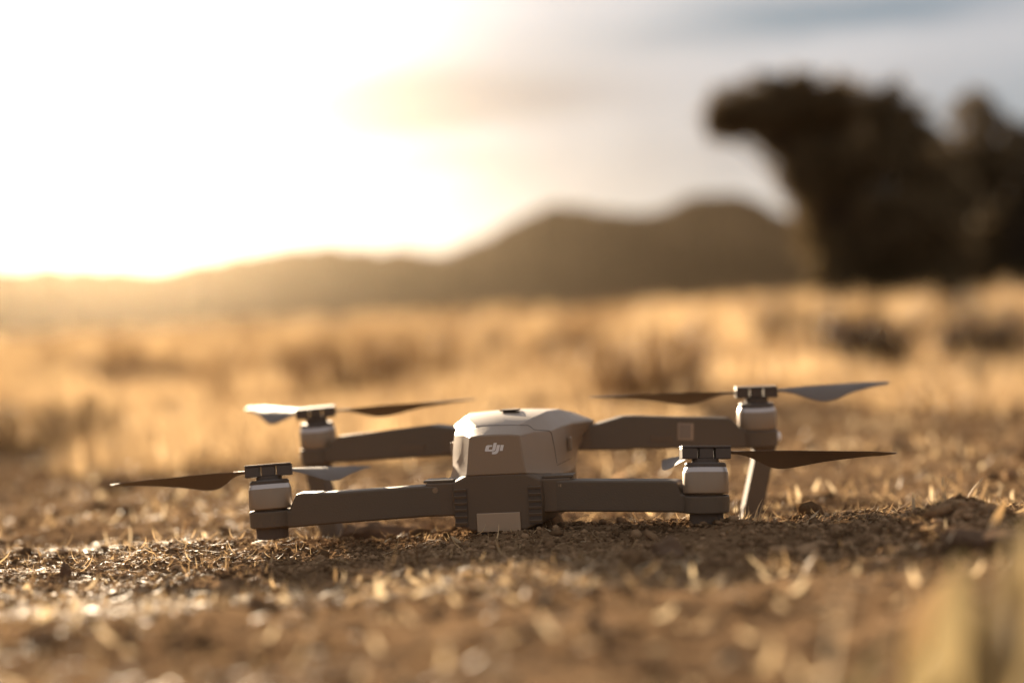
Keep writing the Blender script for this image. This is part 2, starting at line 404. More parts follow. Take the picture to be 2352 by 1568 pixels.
k = (y < 0) | (np.abs(x) > .52 * y + .9); x, y = x[k], y[k]; n = len(x)
gs.append(tufts(x, y, rng.integers(18, 34, n), rng.uniform(.25, .65, n), rng.uniform(.06, .2, n), .006 + .0006 * np.hypot(x, y), .35))
o = link('grass_field', stuff_mesh('grass_field', gs, M['straw']))
tag(o, 'tall dry golden grass of the plain below the hills', 'grass', kind='stuff')

# ------------------------------------------------------------------ small plants that can be picked out
def plant(name, label, cat, px, py, z, nb, hgt, spread, width, mat='straw', lean=.4, group=None, curve=.5, twigs=False):
    p = gpt(px, py, z); x, y = p.x, p.y
    V, Q, T = tufts(np.array([x]), np.array([y]), np.array([nb]), np.array([hgt]), np.array([spread]), np.array([width]), lean, 4, curve)
    c = np.array([x, y, hz(x, y)])
    me = stuff_mesh(name, [(V - c, Q, T)], M[mat])
    o = link(name, me); o.location = c
    return tag(o, label, cat, group)
GT = 'short straw tufts beside the drone'
plant('grass_tuft', 'spiky straw tuft on the left flank of the soil mound', 'grass tuft', 2150, 1203, 0, 16, .020, .006, .0007, lean=.5, group=GT)
plant('grass_tuft', 'straw tuft with bright stalks lying right of the right rear foot', 'grass tuft', 1712, 1200, 0, 26, .017, .010, .0009, lean=.9, group=GT)
plant('grass_tuft', 'small white-tipped straw tuft under the right rear arm', 'grass tuft', 1436, 1237, 0, 9, .011, .004, .0011, lean=.45, group=GT)
plant('grass_tuft', 'matted straw tuft in front of the left rear arm', 'grass tuft', 940, 1262, 0, 34, .014, .014, .0009, lean=1.0, group=GT)
plant('grass_tuft', 'fuzzy orange grass tuft below the soil mound', 'grass tuft', 2105, 1262, 0, 24, .018, .012, .0009, lean=.6, group=GT)
plant('grass_tuft', 'pale straw tuft on bare soil left of the drone', 'grass tuft', 470, 1275, 0, 30, .013, .013, .0008, lean=.9, group=GT)
plant('grass_tuft', 'loose blurred straw tuft in front of the right rear foot', 'grass tuft', 1760, 1295, 0, 22, .014, .012, .0012, lean=.8, group=GT)
def leaf_clump(label, xy, nb, L, W):
    x, y = xy; a = rng.normal(.35, .55, nb)
    base = np.stack([rng.normal(0, .022, nb), rng.normal(0, .018, nb), np.full(nb, -.004)], 1)
    V, Q, k = ribbons(base, a, np.abs(rng.normal(.62, .28, nb)), L * rng.uniform(.5, 1.1, nb), W * rng.uniform(.6, 1.3, nb), rng.normal(.35, .35, nb), 5, a + np.pi / 2 + rng.normal(0, .5, nb))
    o = link('grass_clump', stuff_mesh('grass_clump', [(V, Q, np.repeat(rng.uniform(.2, .9, nb), k))], M['leaf']))
    o.location = (x, y, hz(x, y)); return tag(o, label, 'grass clump')
leaf_clump('pale broad-bladed grass clump, very blurred, in the lower right corner', (.150, .375), 190, .052, .012)
def shrub(label, px, py, depth, hgt, wid, nb, mat='shrub'):
    d = ray(px, py); t = depth / d.y; x, y = CAM.x + d.x * t, depth
    zb = hz(x, y)
    a = rng.uniform(0, 2 * np.pi, nb); rr_ = np.sqrt(rng.uniform(0, 1, nb)) * wid * .42
    base = np.stack([np.cos(a) * rr_, np.sin(a) * rr_, np.full(nb, -.01)], 1)
    V1, Q1, k1 = ribbons(base, a, np.abs(rng.normal(.1, .35, nb)), hgt * rng.uniform(.6, 1.1, nb), np.full(nb, hgt * .024), rng.normal(.1, .4, nb), 4, rng.uniform(0, np.pi, nb))
    # twigs from points along the stems
    src = rng.integers(0, nb, nb * 5); kk = rng.integers(1, 4, nb * 5)
    P = V1.reshape(nb, 5, 2, 3).mean(2)[src, kk]
    V2, Q2, k2 = ribbons(P, rng.uniform(0, 2 * np.pi, nb * 5), np.abs(rng.normal(.5, .4, nb * 5)), hgt * rng.uniform(.2, .5, nb * 5), np.full(nb * 5, hgt * .018), rng.normal(0, .6, nb * 5), 3, rng.uniform(0, np.pi, nb * 5))
    root = bpy.data.objects.new('shrub', None); col.objects.link(root); root.location = (x, y, zb); root.empty_display_size = .05
    tag(root, label, 'shrub', 'dry shrubs in the grass')
    tag(link('stems', stuff_mesh('stems', [(V1, Q1, np.repeat(rng.uniform(0, 1, nb), k1))], M[mat]), parent=root), kind='stuff')
    tag(link('twigs', stuff_mesh('twigs', [(V2, Q2, np.repeat(rng.uniform(0, 1, nb * 5), k2))], M[mat]), parent=root), kind='stuff')
    return root
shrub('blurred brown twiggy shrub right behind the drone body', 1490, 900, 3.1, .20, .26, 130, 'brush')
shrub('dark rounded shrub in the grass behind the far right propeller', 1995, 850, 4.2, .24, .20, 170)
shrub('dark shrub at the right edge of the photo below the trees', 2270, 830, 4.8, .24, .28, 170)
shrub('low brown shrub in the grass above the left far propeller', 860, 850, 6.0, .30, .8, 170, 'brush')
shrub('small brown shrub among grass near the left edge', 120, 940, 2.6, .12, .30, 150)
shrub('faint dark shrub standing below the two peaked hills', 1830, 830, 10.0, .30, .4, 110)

# ------------------------------------------------------------------ stones and clods
def rock(name, label, cat, px, py, z, size, mat, seed, sub=3, sink=.3, group=None, amp=.35, xyz=None):
    p = Vector(xyz) if xyz else gpt(px, py, z)
    bm = bmesh.new(); bmesh.ops.create_icosphere(bm, subdivisions=sub, radius=1)
    for v in bm.verts:
        c = v.co.copy()
        f = 1 + amp * (float(vnoise(c.x * 1.7 + seed * 3.1, c.y * 1.7 + c.z * 1.3, seed)) - .5) * 2 + amp * .5 * (float(vnoise(c.x * 4.1 + c.z * 3, c.y * 4.1 - c.z * 2, seed + 7)) - .5) + amp * .25 * (float(vnoise(c.x * 10 + c.z * 7, c.y * 10 - c.z * 6, seed + 3)) - .5)
        v.co = Vector((c.x * size[0], c.y * size[1], (c.z + 1 - sink) * size[2])) * f
    o = from_bm(name, bm, M[mat], smooth=R(50)); o.location = (p.x, p.y, hz(p.x, p.y) - size[2] * .15)
    return tag(o, label, cat, group)
rock('stone', 'brown rounded stone at the right edge beside the soil mound', 'stone', 2310, 1245, 0, (.024, .02, .008), 'stone', 5, 4)
rock('stone', 'small dark rounded stone under the right rear arm', 'stone', 1537, 1262, 0, (.0085, .006, .0052), 'stone', 8, 3)
rock('stone', 'dark flat clod of soil behind the left rear arm', 'stone', 862, 1222, -.012, (.024, .014, .009), 'stone', 11, 3)
rock('stone', 'knobbly dark soil lump at the left edge of the sharp ground', 'stone', 150, 1296, 0, (.003, .003, .005), 'stone', 14, 3)

# husks: single bright chaff pieces
def husk(label, px, py, z, L, W, heading, tilt, lift=.0):
    p = gpt(px, py, z); nseg = 6; ns = 6
    bm = bmesh.new(); rings = []
    for k in range(nseg + 1):
        s = k / nseg; w = W * (math.sin(math.pi * min(max(s, .02), .98)) ** .7) * .5
        rings.append([bm.verts.new((s * L, math.cos(2 * math.pi * j / ns) * w, math.sin(2 * math.pi * j / ns) * w * .45)) for j in range(ns)])
    for k in range(nseg):
        for j in range(ns): bm.faces.new((rings[k][j], rings[k][(j + 1) % ns], rings[k + 1][(j + 1) % ns], rings[k + 1][j]))
    bm.faces.new(rings[0]); bm.faces.new(rings[-1])
    o = from_bm('grass_husk', bm, M['husk'], smooth=R(60))
    a = o.data.attributes.new('tone', 'FLOAT', 'POINT'); a.data.foreach_set('value', np.full(len(o.data.vertices), .6, dtype=np.float32))
    o.location = (p.x, p.y, hz(p.x, p.y) + lift); o.rotation_euler = (rng.uniform(0, 3), -tilt, heading)
    return tag(o, label, 'husk', 'pale grass husks on the soil')
husk('white upright husk standing on the soil mound', 2172, 1196, 0, .016, .0018, R(80), R(84))
husk('pale husk leaning right on top of the soil mound', 2222, 1186, 0, .016, .0026, R(10), R(48), .004)
husk('pale husk standing left of the soil mound', 2098, 1190, 0, .013, .002, R(60), R(76))
husk('long blurred husk leaning across the stone at the right edge', 2255, 1240, 0, .027, .0045, R(10), R(58))
husk('shiny split husk lying left of the drone body', 1062, 1232, 0, .009, .0022, R(160), R(35), .001)
husk('bright blurred husk lying in front of the right rear foot', 1845, 1322, 0, .012, .0038, R(30), R(48), .001)
husk('tiny glinting husk on the soil in front of the drone', 1597, 1284, 0, .004, .002, R(20), R(40), .001)
husk('pale slim husk on the soil right of the drone leg', 1850, 1192, 0, .012, .0018, R(25), R(35), .001)
husk('round-tipped pale husk rising before the left rear arm', 768, 1302, 0, .010, .0024, R(80), R(80))
husk('large out of focus husk beside the earth clod', 2080, 1545, 0, .030, .010, R(20), R(55))

# ------------------------------------------------------------------ trees
def tube(bm, pts, rads, ns=8):
    rings = []
    for i, p in enumerate(pts):
        d = (pts[min(i + 1, len(pts) - 1)] - pts[max(i - 1, 0)]).normalized()
        a = d.orthogonal().normalized(); b = d.cross(a)
        rings.append([bm.verts.new(p + (a * math.cos(2 * math.pi * j / ns) + b * math.sin(2 * math.pi * j / ns)) * rads[i]) for j in range(ns)])
    for k in range(len(rings) - 1):
        for j in range(ns): bm.faces.new((rings[k][j], rings[k][(j + 1) % ns], rings[k + 1][(j + 1) % ns], rings[k + 1][j]))
    bm.faces.new(rings[0]); bm.faces.new(rings[-1])
def tree(label, depth, lobes, base_px, nleaf, leaf):
    """lobes: (px, py, rx_px, ry_px) clumps in the picture, each given a depth of its own inside the crown."""
    s = depth / FPX
    d = ray(base_px, 830); bx = d.x * depth / d.y; base = Vector((bx, depth, hz(bx, depth)))
    root = bpy.data.objects.new('tree', None); col.objects.link(root); root.location = base
    tag(root, label, 'tree', 'dark trees on the plain')
    bm = bmesh.new(); C = []
    for (px, py, rx, ry) in lobes:
        dd = ray(px, py); yy = depth + rng.uniform(-.9, .9); P = CAM + dd * (yy / dd.y) - base; C.append((P, rx * s * .92, ry * s * .92))
    for (P, ra_, rb_) in list(C):
        for _ in range(3):
            t = rng.uniform(-.1, math.pi + .1); f = rng.uniform(.20, .36)
            C.append((P + Vector((math.cos(t) * ra_ * .95, rng.uniform(-.4, .4), math.sin(t) * rb_ * 1.12)), ra_ * f, rb_ * f))
    tube(bm, [Vector((0, 0, -.2)), Vector((.1, 0, .6)), Vector((.0, .1, 1.3)), Vector((.1, .1, 2.2))], [.24, .19, .16, .11])
    for P, a, b in C:
        st = Vector((.05, .05, min(1.1, max(.4, P.z * .5)))); mid = st.lerp(P, .5) + Vector((0, 0, .15))
        tube(bm, [st, mid, P], [.08, .05, .02], 6)
    from_bm('trunk', bm, M['bark'], root, R(60))
    w = np.array([a * b for _, a, b in C]); idx = rng.choice(len(C), nleaf, p=w / w.sum())
    u = rng.normal(0, 1, (nleaf, 3)); u /= np.linalg.norm(u, axis=1)[:, None]
    rad = rng.uniform(.15, 1.0, nleaf) ** .45 * np.where(rng.uniform(0, 1, nleaf) < .32, rng.uniform(1.0, 1.35, nleaf), .95)
    # clumpy crown: pull leaves to twig centres
    cen = np.array([c[0][:] for c in C])[idx]; ra = np.array([(c[1], max(c[1], c[2]) * .9, c[2]) for c in C])[idx]
    P = cen + u * rad[:, None] * ra
    P += .12 * (vnoise(P[:, 0] * 2, P[:, 2] * 2 + P[:, 1], 77)[:, None] - .5) * u * 4
    gap = .65 * vnoise(P[:, 0] * 1.05 + 3, P[:, 2] * 1.15, 91) + .35 * vnoise(P[:, 0] * 2.4 + P[:, 1], P[:, 2] * 2.6, 92)
    top = sstep(.9, 2.6, P[:, 2])                                   # airier towards the top of the crown
    keep = (P[:, 2] > .05) & ((gap > .22 + .13 * top) | (rng.uniform(0, 1, nleaf) < .10)); P = P[keep]; n = len(P)
    t1 = rng.normal(0, 1, (n, 3)); t1 /= np.linalg.norm(t1, axis=1)[:, None]
    t2 = np.cross(t1, rng.normal(0, 1, (n, 3))); t2 /= np.linalg.norm(t2, axis=1)[:, None]
    L = leaf * rng.uniform(.6, 1.4, n)[:, None]
    V = np.stack([P - t1 * L, P + t2 * L * .45, P + t1 * L, P - t2 * L * .45], 1).reshape(-1, 3)
    b = np.arange(n) * 4
    link('crown', stuff_mesh('crown', [(V, np.stack([b, b + 1, b + 2, b + 3], 1), np.repeat(rng.uniform(0, 1, n), 4))], M['tree_leaf']), parent=root)
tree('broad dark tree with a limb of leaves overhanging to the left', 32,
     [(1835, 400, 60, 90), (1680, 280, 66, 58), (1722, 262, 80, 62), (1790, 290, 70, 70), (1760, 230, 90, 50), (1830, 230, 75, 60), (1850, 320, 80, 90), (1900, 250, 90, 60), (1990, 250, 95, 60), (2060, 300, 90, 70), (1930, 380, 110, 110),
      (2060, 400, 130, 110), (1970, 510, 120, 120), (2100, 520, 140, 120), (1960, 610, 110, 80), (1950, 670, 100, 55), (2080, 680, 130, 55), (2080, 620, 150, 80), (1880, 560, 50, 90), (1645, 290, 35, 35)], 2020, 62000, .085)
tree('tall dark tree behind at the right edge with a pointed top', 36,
     [(2170, 400, 80, 80), (2160, 520, 90, 110), (2140, 620, 100, 80), (2240, 260, 55, 50), (2290, 320, 85, 60), (2220, 400, 100, 80), (2340, 400, 110, 90), (2260, 510, 130, 110), (2390, 520, 120, 120), (2250, 620, 130, 80), (2250, 680, 130, 55), (2400, 685, 130, 55), (2380, 630, 140, 80), (2440, 330, 90, 70), (2500, 450, 110, 140), (2500, 600, 110, 90)], 2330, 52000, .09)

# ------------------------------------------------------------------ the drone
YAW = R(8.45)
FIT = Matrix.Translation((-.0066, .9326, 0)) @ Matrix.Rotation(-R(11.45), 4, 'Z')   # frame in which the four motors are symmetric
ROOT_M = FIT @ Matrix.Translation((.0045, 0, 0)); ROOT_M = Matrix.Translation(ROOT_M.translation) @ Matrix.Rotation(-YAW, 4, 'Z')
ROOT_I = ROOT_M.inverted()
drone = bpy.data.objects.new('quadcopter_drone', None); col.objects.link(drone); drone.matrix_world = ROOT_M; drone.empty_display_size = .1
tag(drone, 'grey folding quadcopter drone with four propellers standing on dry soil', 'drone')
mm = .001
def bevelled(o, w=.0008, seg=3, ang=R(30)):
    b = o.modifiers.new('bevel', 'BEVEL'); b.width = w; b.segments = seg; b.limit_method = 'ANGLE'; b.angle_limit = ang; b.harden_normals = True
    o.data.polygons.foreach_set('use_smooth', np.ones(len(o.data.polygons), dtype=bool))
    return o
def loft(name, secs, mat, parent, bev):
    """secs: list of (y, [(x,z)...]) half profiles from bottom outer edge to top centre, mirrored."""
    bm = bmesh.new(); rings = []
    for y, pr in secs:
        pts = [(x, z) for x, z in pr] + [(-x, z) for x, z in reversed(pr) if x > 1e-6]
        rings.append([bm.verts.new((x * mm, (y + sh) * mm, z * mm)) for (x, z), sh in zip(pts, [0] * len(pts))])
    n = len(rings[0])
    for k in range(len(rings) - 1):
        for j in range(n): bm.faces.new((rings[k][j], rings[k][(j + 1) % n], rings[k + 1][(j + 1) % n], rings[k + 1][j]))
    bm.faces.new(rings[0]); bm.faces.new(rings[-1])
    return bevelled(from_bm(name, bm, mat, parent), bev)
def boxpart(name, c, s, mat, parent, bev=.0006, rot=None):
    bm = bmesh.new(); bmesh.ops.create_cube(bm, size=1)
    for v in bm.verts:
        p = Vector((v.co.x * s[0], v.co.y * s[1], v.co.z * s[2])) * mm
        if rot: p = rot @ p
        v.co = p + Vector(c) * mm
    return bevelled(from_bm(name, bm, mat, parent), bev, 2)

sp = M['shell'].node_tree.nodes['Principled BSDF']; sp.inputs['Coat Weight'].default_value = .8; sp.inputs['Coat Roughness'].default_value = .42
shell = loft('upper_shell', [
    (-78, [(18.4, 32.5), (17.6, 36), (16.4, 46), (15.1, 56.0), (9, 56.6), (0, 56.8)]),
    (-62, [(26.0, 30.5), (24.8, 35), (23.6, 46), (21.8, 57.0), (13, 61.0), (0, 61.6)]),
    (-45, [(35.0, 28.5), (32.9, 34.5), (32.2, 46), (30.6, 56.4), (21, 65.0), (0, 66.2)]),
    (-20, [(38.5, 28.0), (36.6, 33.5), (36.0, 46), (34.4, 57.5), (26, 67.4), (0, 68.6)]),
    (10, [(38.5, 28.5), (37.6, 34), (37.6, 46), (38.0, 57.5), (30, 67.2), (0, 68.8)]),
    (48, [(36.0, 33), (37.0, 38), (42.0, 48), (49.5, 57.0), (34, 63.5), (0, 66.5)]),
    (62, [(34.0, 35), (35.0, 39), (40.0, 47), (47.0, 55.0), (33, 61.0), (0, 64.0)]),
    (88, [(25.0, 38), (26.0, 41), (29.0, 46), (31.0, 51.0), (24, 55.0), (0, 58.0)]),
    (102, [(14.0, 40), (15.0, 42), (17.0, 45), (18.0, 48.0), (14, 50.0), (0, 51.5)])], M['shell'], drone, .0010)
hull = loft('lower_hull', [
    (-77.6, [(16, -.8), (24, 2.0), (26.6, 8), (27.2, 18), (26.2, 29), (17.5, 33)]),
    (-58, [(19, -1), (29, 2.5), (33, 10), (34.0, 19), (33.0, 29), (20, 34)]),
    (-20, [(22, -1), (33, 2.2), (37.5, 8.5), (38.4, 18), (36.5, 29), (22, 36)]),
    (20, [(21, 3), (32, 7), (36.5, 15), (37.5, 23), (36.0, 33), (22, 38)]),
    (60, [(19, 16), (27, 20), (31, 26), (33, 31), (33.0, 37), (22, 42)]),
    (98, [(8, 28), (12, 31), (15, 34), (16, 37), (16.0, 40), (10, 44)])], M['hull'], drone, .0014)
boxpart('label_plate', (0, -78.1, 4.3), (26.5, 1.2, 11.4), M['plate'], hull, .0005)
for s in (-1, 1):
    boxpart('body_foot', (s * 10.2, -72, -4.0), (6.8, 8, 8), M['rubber'], hull, .0006)
    boxpart('vent_panel', (s * 22.6, -77.9, 13.5), (7.6, .9, 22), M['black'], hull, .0002)
    for k in range(6):
        boxpart('vent_slat', (s * 22.6, -78.3, 4.2 + k * 4.0), (7.8, 1.4, 1.7), M['hull'], hull, .0003, Matrix.Rotation(R(14), 3, 'X'))
    zc = 18.8
    boxpart('arm_bracket', (s * 35.0, -66.5, zc), (19.0, 17.0, 20.4), M['hull'], hull, .0012)
    boxpart('bracket_cap', (s * 36.5, -66.0, zc + 11.0), (18.5, 16, 1.6), M['arm'], hull, .0004)
    bm = bmesh.new()
    for rr_, yy, dd in ((1.75, -75.2, .5), (.95, -75.6, .5)):
        bmesh.ops.create_cone(bm, cap_ends=True, segments=20, radius1=rr_ * mm, radius2=rr_ * mm, depth=dd * mm,
                              matrix=Matrix.Translation((s * 38.4 * mm, yy * mm, 24.6 * mm)) @ Matrix.Rotation(R(90), 4, 'X'))
    from_bm('screw', bm, M['silver'], hull, R(40))
boxpart('latch_button', (38.6, -12, 45.5), (1.6, 6.0, 8.5), M['shell'], shell, .0006)
boxpart('latch_button', (-38.6, -12, 45.5), (1.6, 6.0, 8.5), M['shell'], shell, .0006)
boxpart('power_button', (2, -22, 69.2), (12, 12, 1.0), M['black'], shell, .0004)

# front camera below the nose
bm = bmesh.new(); bmesh.ops.create_uvsphere(bm, u_segments=20, v_segments=12, radius=9 * mm, matrix=Matrix.Translation((0, 100 * mm, 25 * mm)))
from_bm('gimbal_camera', bm, M['black'], drone, R(60))

# lettering on the rear face
def logo_px(x, y): return (1380 + .05739 * x) / 1.2755, (1260 + .05739 * y) / 1.2755
face_p = ROOT_M @ Vector((0, -78.12 * mm, 0)); face_n = (ROOT_M.to_3x3() @ Vector((0, 1, 0)))
LET = [[(1090, 755), (850, 755), (785, 780), (755, 825), (708, 1010), (712, 1060), (750, 1080), (1080, 1075), (1170, 1060), (1225, 1010), (1245, 960), (1315, 635),
        (1175, 637), (1148, 660), (1080, 975), (905, 985), (908, 930), (925, 865), (960, 845), (1070, 840)],
       [(1325, 745), (1480, 745), (1415, 1040), (1380, 1120), (1330, 1180), (1250, 1215), (1060, 1220), (1080, 1180), (1050, 1120), (1090, 1100), (1160, 1095), (1230, 1060), (1265, 1010)],
       [(1515, 745), (1670, 745), (1610, 1045), (1460, 1045)]]
for poly in LET:
    bm = bmesh.new()
    vs = [bm.verts.new(ROOT_I @ on_plane(*logo_px(*p), face_p, face_n)) for p in poly]
    f = bm.faces.new(vs)
    e = bmesh.ops.extrude_face_region(bm, geom=[f])
    bmesh.ops.translate(bm, verts=[g for g in e['geom'] if isinstance(g, bmesh.types.BMVert)], vec=(0, .5 * mm, 0))
    bmesh.ops.triangulate(bm, faces=[f for f in bm.faces if len(f.verts) > 4])
    from_bm('logo_letter', bm, M['white'], shell)

# panel seams: thin lines lying on the shell where the photograph shows them
bpy.context.view_layer.update()
dg = bpy.context.evaluated_depsgraph_get()
bvh = BVHTree.FromObject(shell, dg)
def zoomA(x, y): return 940.8 + .23497 * x, 901.6 + .23497 * y
def seam(pts, r=.00016):
    out = []
    for (a, b) in zip(pts[:-1], pts[1:]):
        for k in range(10):
            t = k / 10; px, py = zoomA(a[0] + (b[0] - a[0]) * t, a[1] + (b[1] - a[1]) * t)
            o_l = ROOT_I @ CAM; d_l = (ROOT_I.to_3x3() @ ray(px, py)).normalized()
            hit = bvh.ray_cast(o_l, d_l)
            if hit[0] is not None: out.append(hit[0])
    if len(out) > 2:
        bm = bmesh.new(); tube(bm, out, [r] * len(out), 5); from_bm('panel_seam', bm, M['seam'], shell, R(60))
seam([(640, 330), (720, 322), (1000, 315), (1160, 318), (1185, 335), (1215, 360), (1290, 367), (1360, 370), (1385, 390), (1405, 480), (1425, 590), (1442, 705)])
seam([(1442, 708), (1520, 670), (1590, 632)])

# ---- arms
def plane_pts(poly, p, n): return [ROOT_I @ on_plane(px, py, p, n) for px, py in poly]
def prism(bm, pts, tv):
    a = [bm.verts.new(p - tv) for p in pts]; b = [bm.verts.new(p + tv) for p in pts]; n = len(pts)
    bm.faces.new(a); bm.faces.new(b[::-1])
    for j in range(n): bm.faces.new((a[j], a[(j + 1) % n], b[(j + 1) % n], b[j]))
def lathe(bm, prof, Mx, ns=40):
    rings = [[bm.verts.new(Mx @ Vector((r * math.cos(2 * math.pi * j / ns), r * math.sin(2 * math.pi * j / ns), z)) ) for j in range(ns)] for r, z in prof]
    for k in range(len(rings) - 1):
        for j in range(ns): bm.faces.new((rings[k][j], rings[k][(j + 1) % ns], rings[k + 1][(j + 1) % ns], rings[k + 1][j]))
    bm.faces.new(rings[0]); bm.faces.new(rings[-1])
def lathe_mm(name, prof, Mx, mat, parent, ang=R(35), ns=40):
    bm = bmesh.new(); lathe(bm, [(r * mm, z * mm) for r, z in prof], Mx, ns); return from_bm(name, bm, mat, parent, ang)
def blade(parent, Mx, ang, sgn, RL):
    """Twisted propeller blade; ang heading in the motor frame; sgn: which edge is raised."""
    key = [(.012, 4.2, 22), (.020, 4.8, 23), (.028, 8.6, 27), (.036, 14.5, 30), (.043, 18.8, 31), (.050, 20.4, 29.5), (.058, 19.6, 27), (.068, 17.4, 23), (.080, 14.8, 19), (RL - .018, 11.4, 15), (RL - .008, 9.0, 12), (RL - .003, 6.6, 10), (RL, 3.4, 9)]
    st = []
    for i in range(len(key) - 1):                                   # Catmull-Rom between the stations
        p0, p1, p2, p3 = (np.array(key[max(0, min(len(key) - 1, i + j))]) for j in (-1, 0, 1, 2))
        for t in (0, .34, .67):
            q = .5 * (2 * p1 + (p2 - p0) * t + (2 * p0 - 5 * p1 + 4 * p2 - p3) * t * t + (3 * p1 - p0 - 3 * p2 + p3) * t ** 3); st.append(tuple(float(v) for v in q))
    st.append(key[-1])
    ca, sa = math.cos(ang), math.sin(ang); e1 = Vector((ca, sa, 0)); e2 = Vector((-sa, ca, 0)) * sgn; e3 = Vector((0, 0, 1))
    bm = bmesh.new(); rings = []; ns = 7
    for r, c, tw in st:
        c *= mm; t = R(tw); lead = 2.6 * mm if r < .1 else 2.6 * mm - (r - .1) * .22
        ring = []
        for side in (1, -1):
            for j in range(ns):
                s = j / (ns - 1); 
                if side < 0: s = 1 - s
                w = lead - s * c                                   # from the raised straight edge down to the bulging edge
                th = (.95 * (4 * s * (1 - s)) ** .6 * (1 - .5 * r / RL) + .10) * mm * .6 * side + .8 * mm * (4 * s * (1 - s)) * (c / (18 * mm))
                ring.append(bm.verts.new(Mx @ (e1 * r + e2 * (w * math.cos(t) + th * -math.sin(t)) + e3 * (w * math.sin(t) + th * math.cos(t)))))
        rings.append(ring)
    n = len(rings[0])
    for k in range(len(rings) - 1):
        for j in range(n): bm.faces.new((rings[k][j], rings[k][(j + 1) % n], rings[k + 1][(j + 1) % n], rings[k + 1][j]))
    bm.faces.new(rings[0]); bm.faces.new(rings[-1])
    from_bm('propeller_blade', bm, M['blade'], parent, R(50))
BELL = 13.2
def motor(arm, c_local, tx, ty, blades, sgn):
    Mx = Matrix.Translation(c_local) @ ROOT_M.to_3x3().inverted().to_4x4() @ Matrix.Rotation(R(ty), 4, 'Y') @ Matrix.Rotation(R(tx), 4, 'X')
    # c_local is the middle of the bell
    lathe_mm('motor_bell', [(11.5, -7.6), (12.7, -7.6), (BELL, -7.0), (BELL, 4.6), (13.0, 4.9)], Mx, M['silver'], arm)
    lathe_mm('motor_band', [(13.0, 4.9), (12.9, 5.2), (12.2, 7.4), (11.9, 7.7)], Mx, M['band'], arm)
    lathe_mm('motor_cap', [(12.0, 7.2), (12.0, 9.4), (11.2, 10.3), (7.8, 10.4), (7.8, 14.0 if c_local.y > 0 else 12.6)], Mx, M['black'], arm)
    a0 = blades[2]
    Mx = Mx @ Matrix.Translation((0, 0, (1.8 if c_local.y > 0 else 0) * mm))
    Rz = Mx @ Matrix.Rotation(R(a0), 4, 'Z')
    hub = bmesh.new()
    for c, s in (((0, 0, 19.3), (28.4, 12.5, 1.4)), ((0, 0, 15.6), (8.2, 11.0, 6.1)), ((9.7, 0, 15.5), (9.0, 11.6, 6.3)), ((-9.7, 0, 15.5), (9.0, 11.6, 6.3)), ((0, 0, 12.4), (14, 8, 1.4))):
        bmesh.ops.create_cube(hub, size=1, matrix=Rz @ Matrix.Translation(Vector(c) * mm) @ Matrix.Diagonal((s[0] * mm, s[1] * mm, s[2] * mm, 1)))
    bevelled(from_bm('propeller_hub', hub, M['black'], arm), .0005, 2)
    Mb = Mx @ Matrix.Translation((0, 0, 15.8 * mm))
    for a in blades[:2]: blade(arm, Mb, R(a), sgn, blades[3])
ARMS = [
 # name, motor (FIT frame, mm), hinge (body frame, mm), polygon px, half thickness, tilt x, tilt y, (blade, blade, hub heading), sign, front?
 ('rear left', (-133.4, -83, 24.9), (-36, -68), [(1040, 1112), (978, 1113), (784, 1127), (695, 1130), (685, 1133), (675, 1155), (671, 1169), (621, 1169.5), (621, 1212), (656.5, 1210), (784, 1199), (1009, 1182), (1040, 1181)], 7.0, -4.8, -1.6, (163, 64, 6, .113), 1, False),
 ('rear right', (133.4, -83, 25.3), (36, -68), [(1270, 1100), (1549.6, 1100.6), (1562, 1104), (1572, 1131), (1620, 1134), (1620, 1177.5), (1556, 1173.4), (1270, 1171.5)], 7.0, -5.5, 2.8, (3, 94, 2, .113), -1, False),
 ('front left', (-159.0, 83, 52.5), (-44, 48), [(1075, 984), (1040, 979), (997.6, 974), (792.3, 999.4), (785, 1003), (774, 1012), (768, 1026), (730, 1027), (730, 1063), (1075, 1042)], 8.0, 4.0, -1.8, (123, 2, 4, .118), -1, True),
 ('front right', (159.3, 83, 52.3), (44, 48), [(1306, 980), (1362.9, 973.9), (1427, 954.8), (1455, 953.6), (1543.7, 956), (1667.4, 958.3), (1676, 962), (1697, 983), (1740, 985), (1740, 1027.6), (1651, 1027.6), (1450, 1029.5), (1436, 1032), (1306, 1032)], 8.0, 3.0, 0.8, (172, 27, -4, .116), 1, True)]
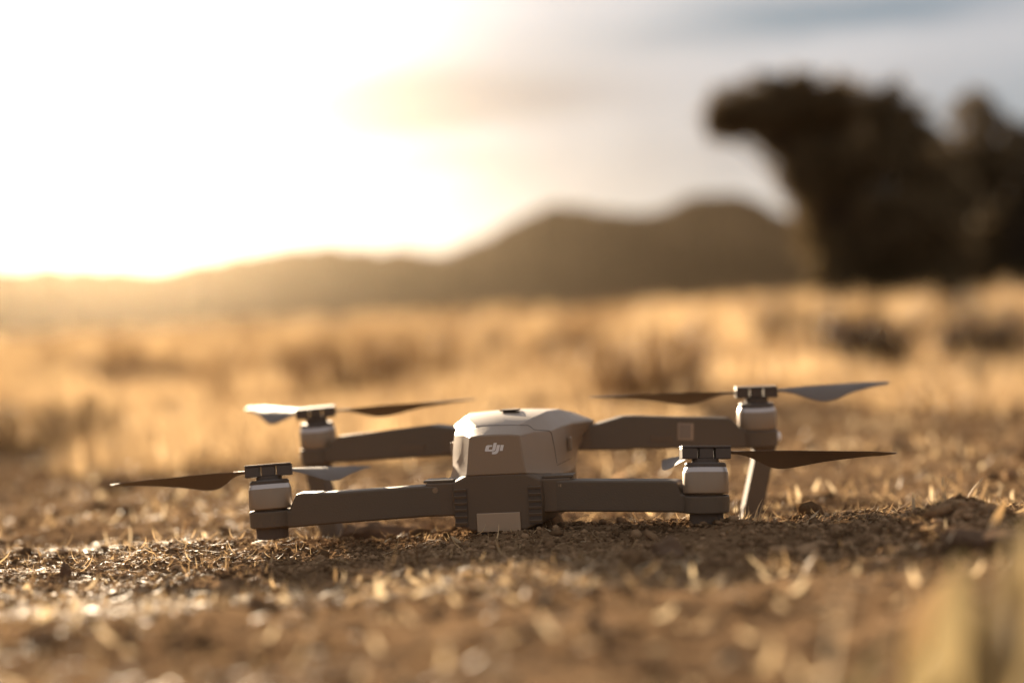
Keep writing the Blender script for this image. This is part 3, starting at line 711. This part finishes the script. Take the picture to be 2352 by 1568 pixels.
for nm, mot, hin, poly, ht, tx, ty, bl, sgn, front in ARMS:
    Pw = FIT @ (Vector(mot) * mm); Hw = ROOT_M @ (Vector((hin[0], hin[1], 0)) * mm)
    d = Vector((Hw.x - Pw.x, Hw.y - Pw.y, 0)).normalized(); nrm_ = Vector((-d.y, d.x, 0))
    pts = plane_pts(poly, Pw, nrm_); tv = (ROOT_I.to_3x3() @ nrm_) * ht * mm
    c = ROOT_I @ Pw
    bm = bmesh.new(); prism(bm, pts, tv)
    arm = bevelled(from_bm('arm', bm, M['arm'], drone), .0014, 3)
    arm['label'] = nm + ' folding arm with motor and propeller'
    TM = ROOT_M.to_3x3().inverted().to_4x4() @ Matrix.Rotation(R(ty * .6), 4, 'Y') @ Matrix.Rotation(R(tx * .3), 4, 'X')
    Mp = Matrix.Translation(c) @ TM
    lo = -18.6 if not front else -19.6
    r = 13.3 if not front else 13.5
    lathe_mm('motor_pod', [(r - .9, lo), (r, lo + .9), (r + .1, -9.0), (r - .4, -8.4), (10, -8.3), (10, -7.0)], Mp, M['arm'], arm)
    motor(arm, c, tx, ty, bl, sgn)
    if not front:
        lathe_mm('foot', [(9.0, -25.6), (9.6, -25.0), (9.9, -18.0)], Mp, M['rubber'], arm)
    elif nm == 'front left':
        q = plane_pts([(709, 1050), (750, 1050), (753, 1098), (790, 1243), (746, 1243), (713, 1098)], Pw, nrm_)
    else:
        q = plane_pts([(1730, 1020), (1780, 1020), (1771.5, 1062), (1741, 1206), (1697, 1206), (1727.6, 1062)], Pw, nrm_)
    if front:
        bm = bmesh.new(); prism(bm, q, tv.normalized() * 5.5 * mm); bevelled(from_bm('landing_leg', bm, M['arm'], arm), .0012, 3)
        e = -1 if mot[0] < 0 else 1
        lathe_mm('position_lamp', [(3.6, 0), (3.6, 1.0), (2.8, 2.6), (1.0, 3.2)], Matrix.Translation(c + ROOT_I.to_3x3() @ (nrm_.cross(UPV) * 0 - d * 13.2 * mm) + Vector((0, 0, -13.8 * mm))) @ Matrix.Rotation(R(90 * e), 4, 'Y'), M['lens'], arm)
        if nm == 'front right':
            q = plane_pts([(1551.6, 970), (1587, 971), (1586.5, 1009), (1551.2, 1008.5)], Pw - nrm_ * 0, nrm_)
            tn = tv.normalized()
            if (ROOT_I @ CAM - c).dot(tn) < 0: tn = -tn
            bm = bmesh.new(); prism(bm, [p + tn * (ht * mm + .0001) for p in q], tn * .00015); stk = from_bm('sticker', bm, M['plate'], arm)
            for nm2, pg, off, mt in (('sticker_field', [(1554, 972.5), (1582, 973), (1581.5, 1006), (1553.5, 1005.5)], .00045, M['field']), ):
                bm = bmesh.new(); prism(bm, [p + tn * (ht * mm + off) for p in plane_pts(pg, Pw, nrm_)], tn * .0001); from_bm(nm2, bm, mt, arm)
        tn = tv.normalized()
        if (ROOT_I @ CAM - c).dot(tn) < 0: tn = -tn
        for nm2, pg in ((('arm_recess', [(934, 1019), (990, 1016), (990, 1034), (934, 1037)]), ('hinge_cover', [(1030, 986), (1075, 990), (1075, 1036), (1030, 1038)])) if e < 0 else
                        (('arm_recess', [(1490, 998), (1540, 998), (1540, 1012), (1490, 1012)]), ('hinge_cover', [(1306, 982), (1351, 980), (1351, 1029), (1306, 1029)]))):
            bm = bmesh.new(); prism(bm, [p + tn * (ht * mm + .0001) for p in plane_pts(pg, Pw, nrm_)], tn * .0003); bevelled(from_bm(nm2, bm, M['hull'], arm), .0002, 2)
# ------------------------------------------------------------------ haze: the dusty air of the plain
bm = bmesh.new(); bmesh.ops.create_cube(bm, size=1)
for v in bm.verts: v.co = Vector((v.co.x * 19000, v.co.y * 19000 , 345 if v.co.z > 0 else -6))
hm = bpy.data.materials.new('haze'); hm.use_nodes = True; ht_ = hm.node_tree; ht_.nodes.clear()
pv = ht_.nodes.new('ShaderNodeVolumePrincipled'); ho = ht_.nodes.new('ShaderNodeOutputMaterial')
pv.inputs['Color'].default_value = (1.0, .82, .58, 1); pv.inputs['Density'].default_value = 1.05e-5; pv.inputs['Anisotropy'].default_value = .90
ht_.links.new(pv.outputs[0], ho.inputs['Volume'])
hb = from_bm('haze', bm, hm)
tag(hb, 'warm dusty haze over the plain', 'haze', kind='stuff')
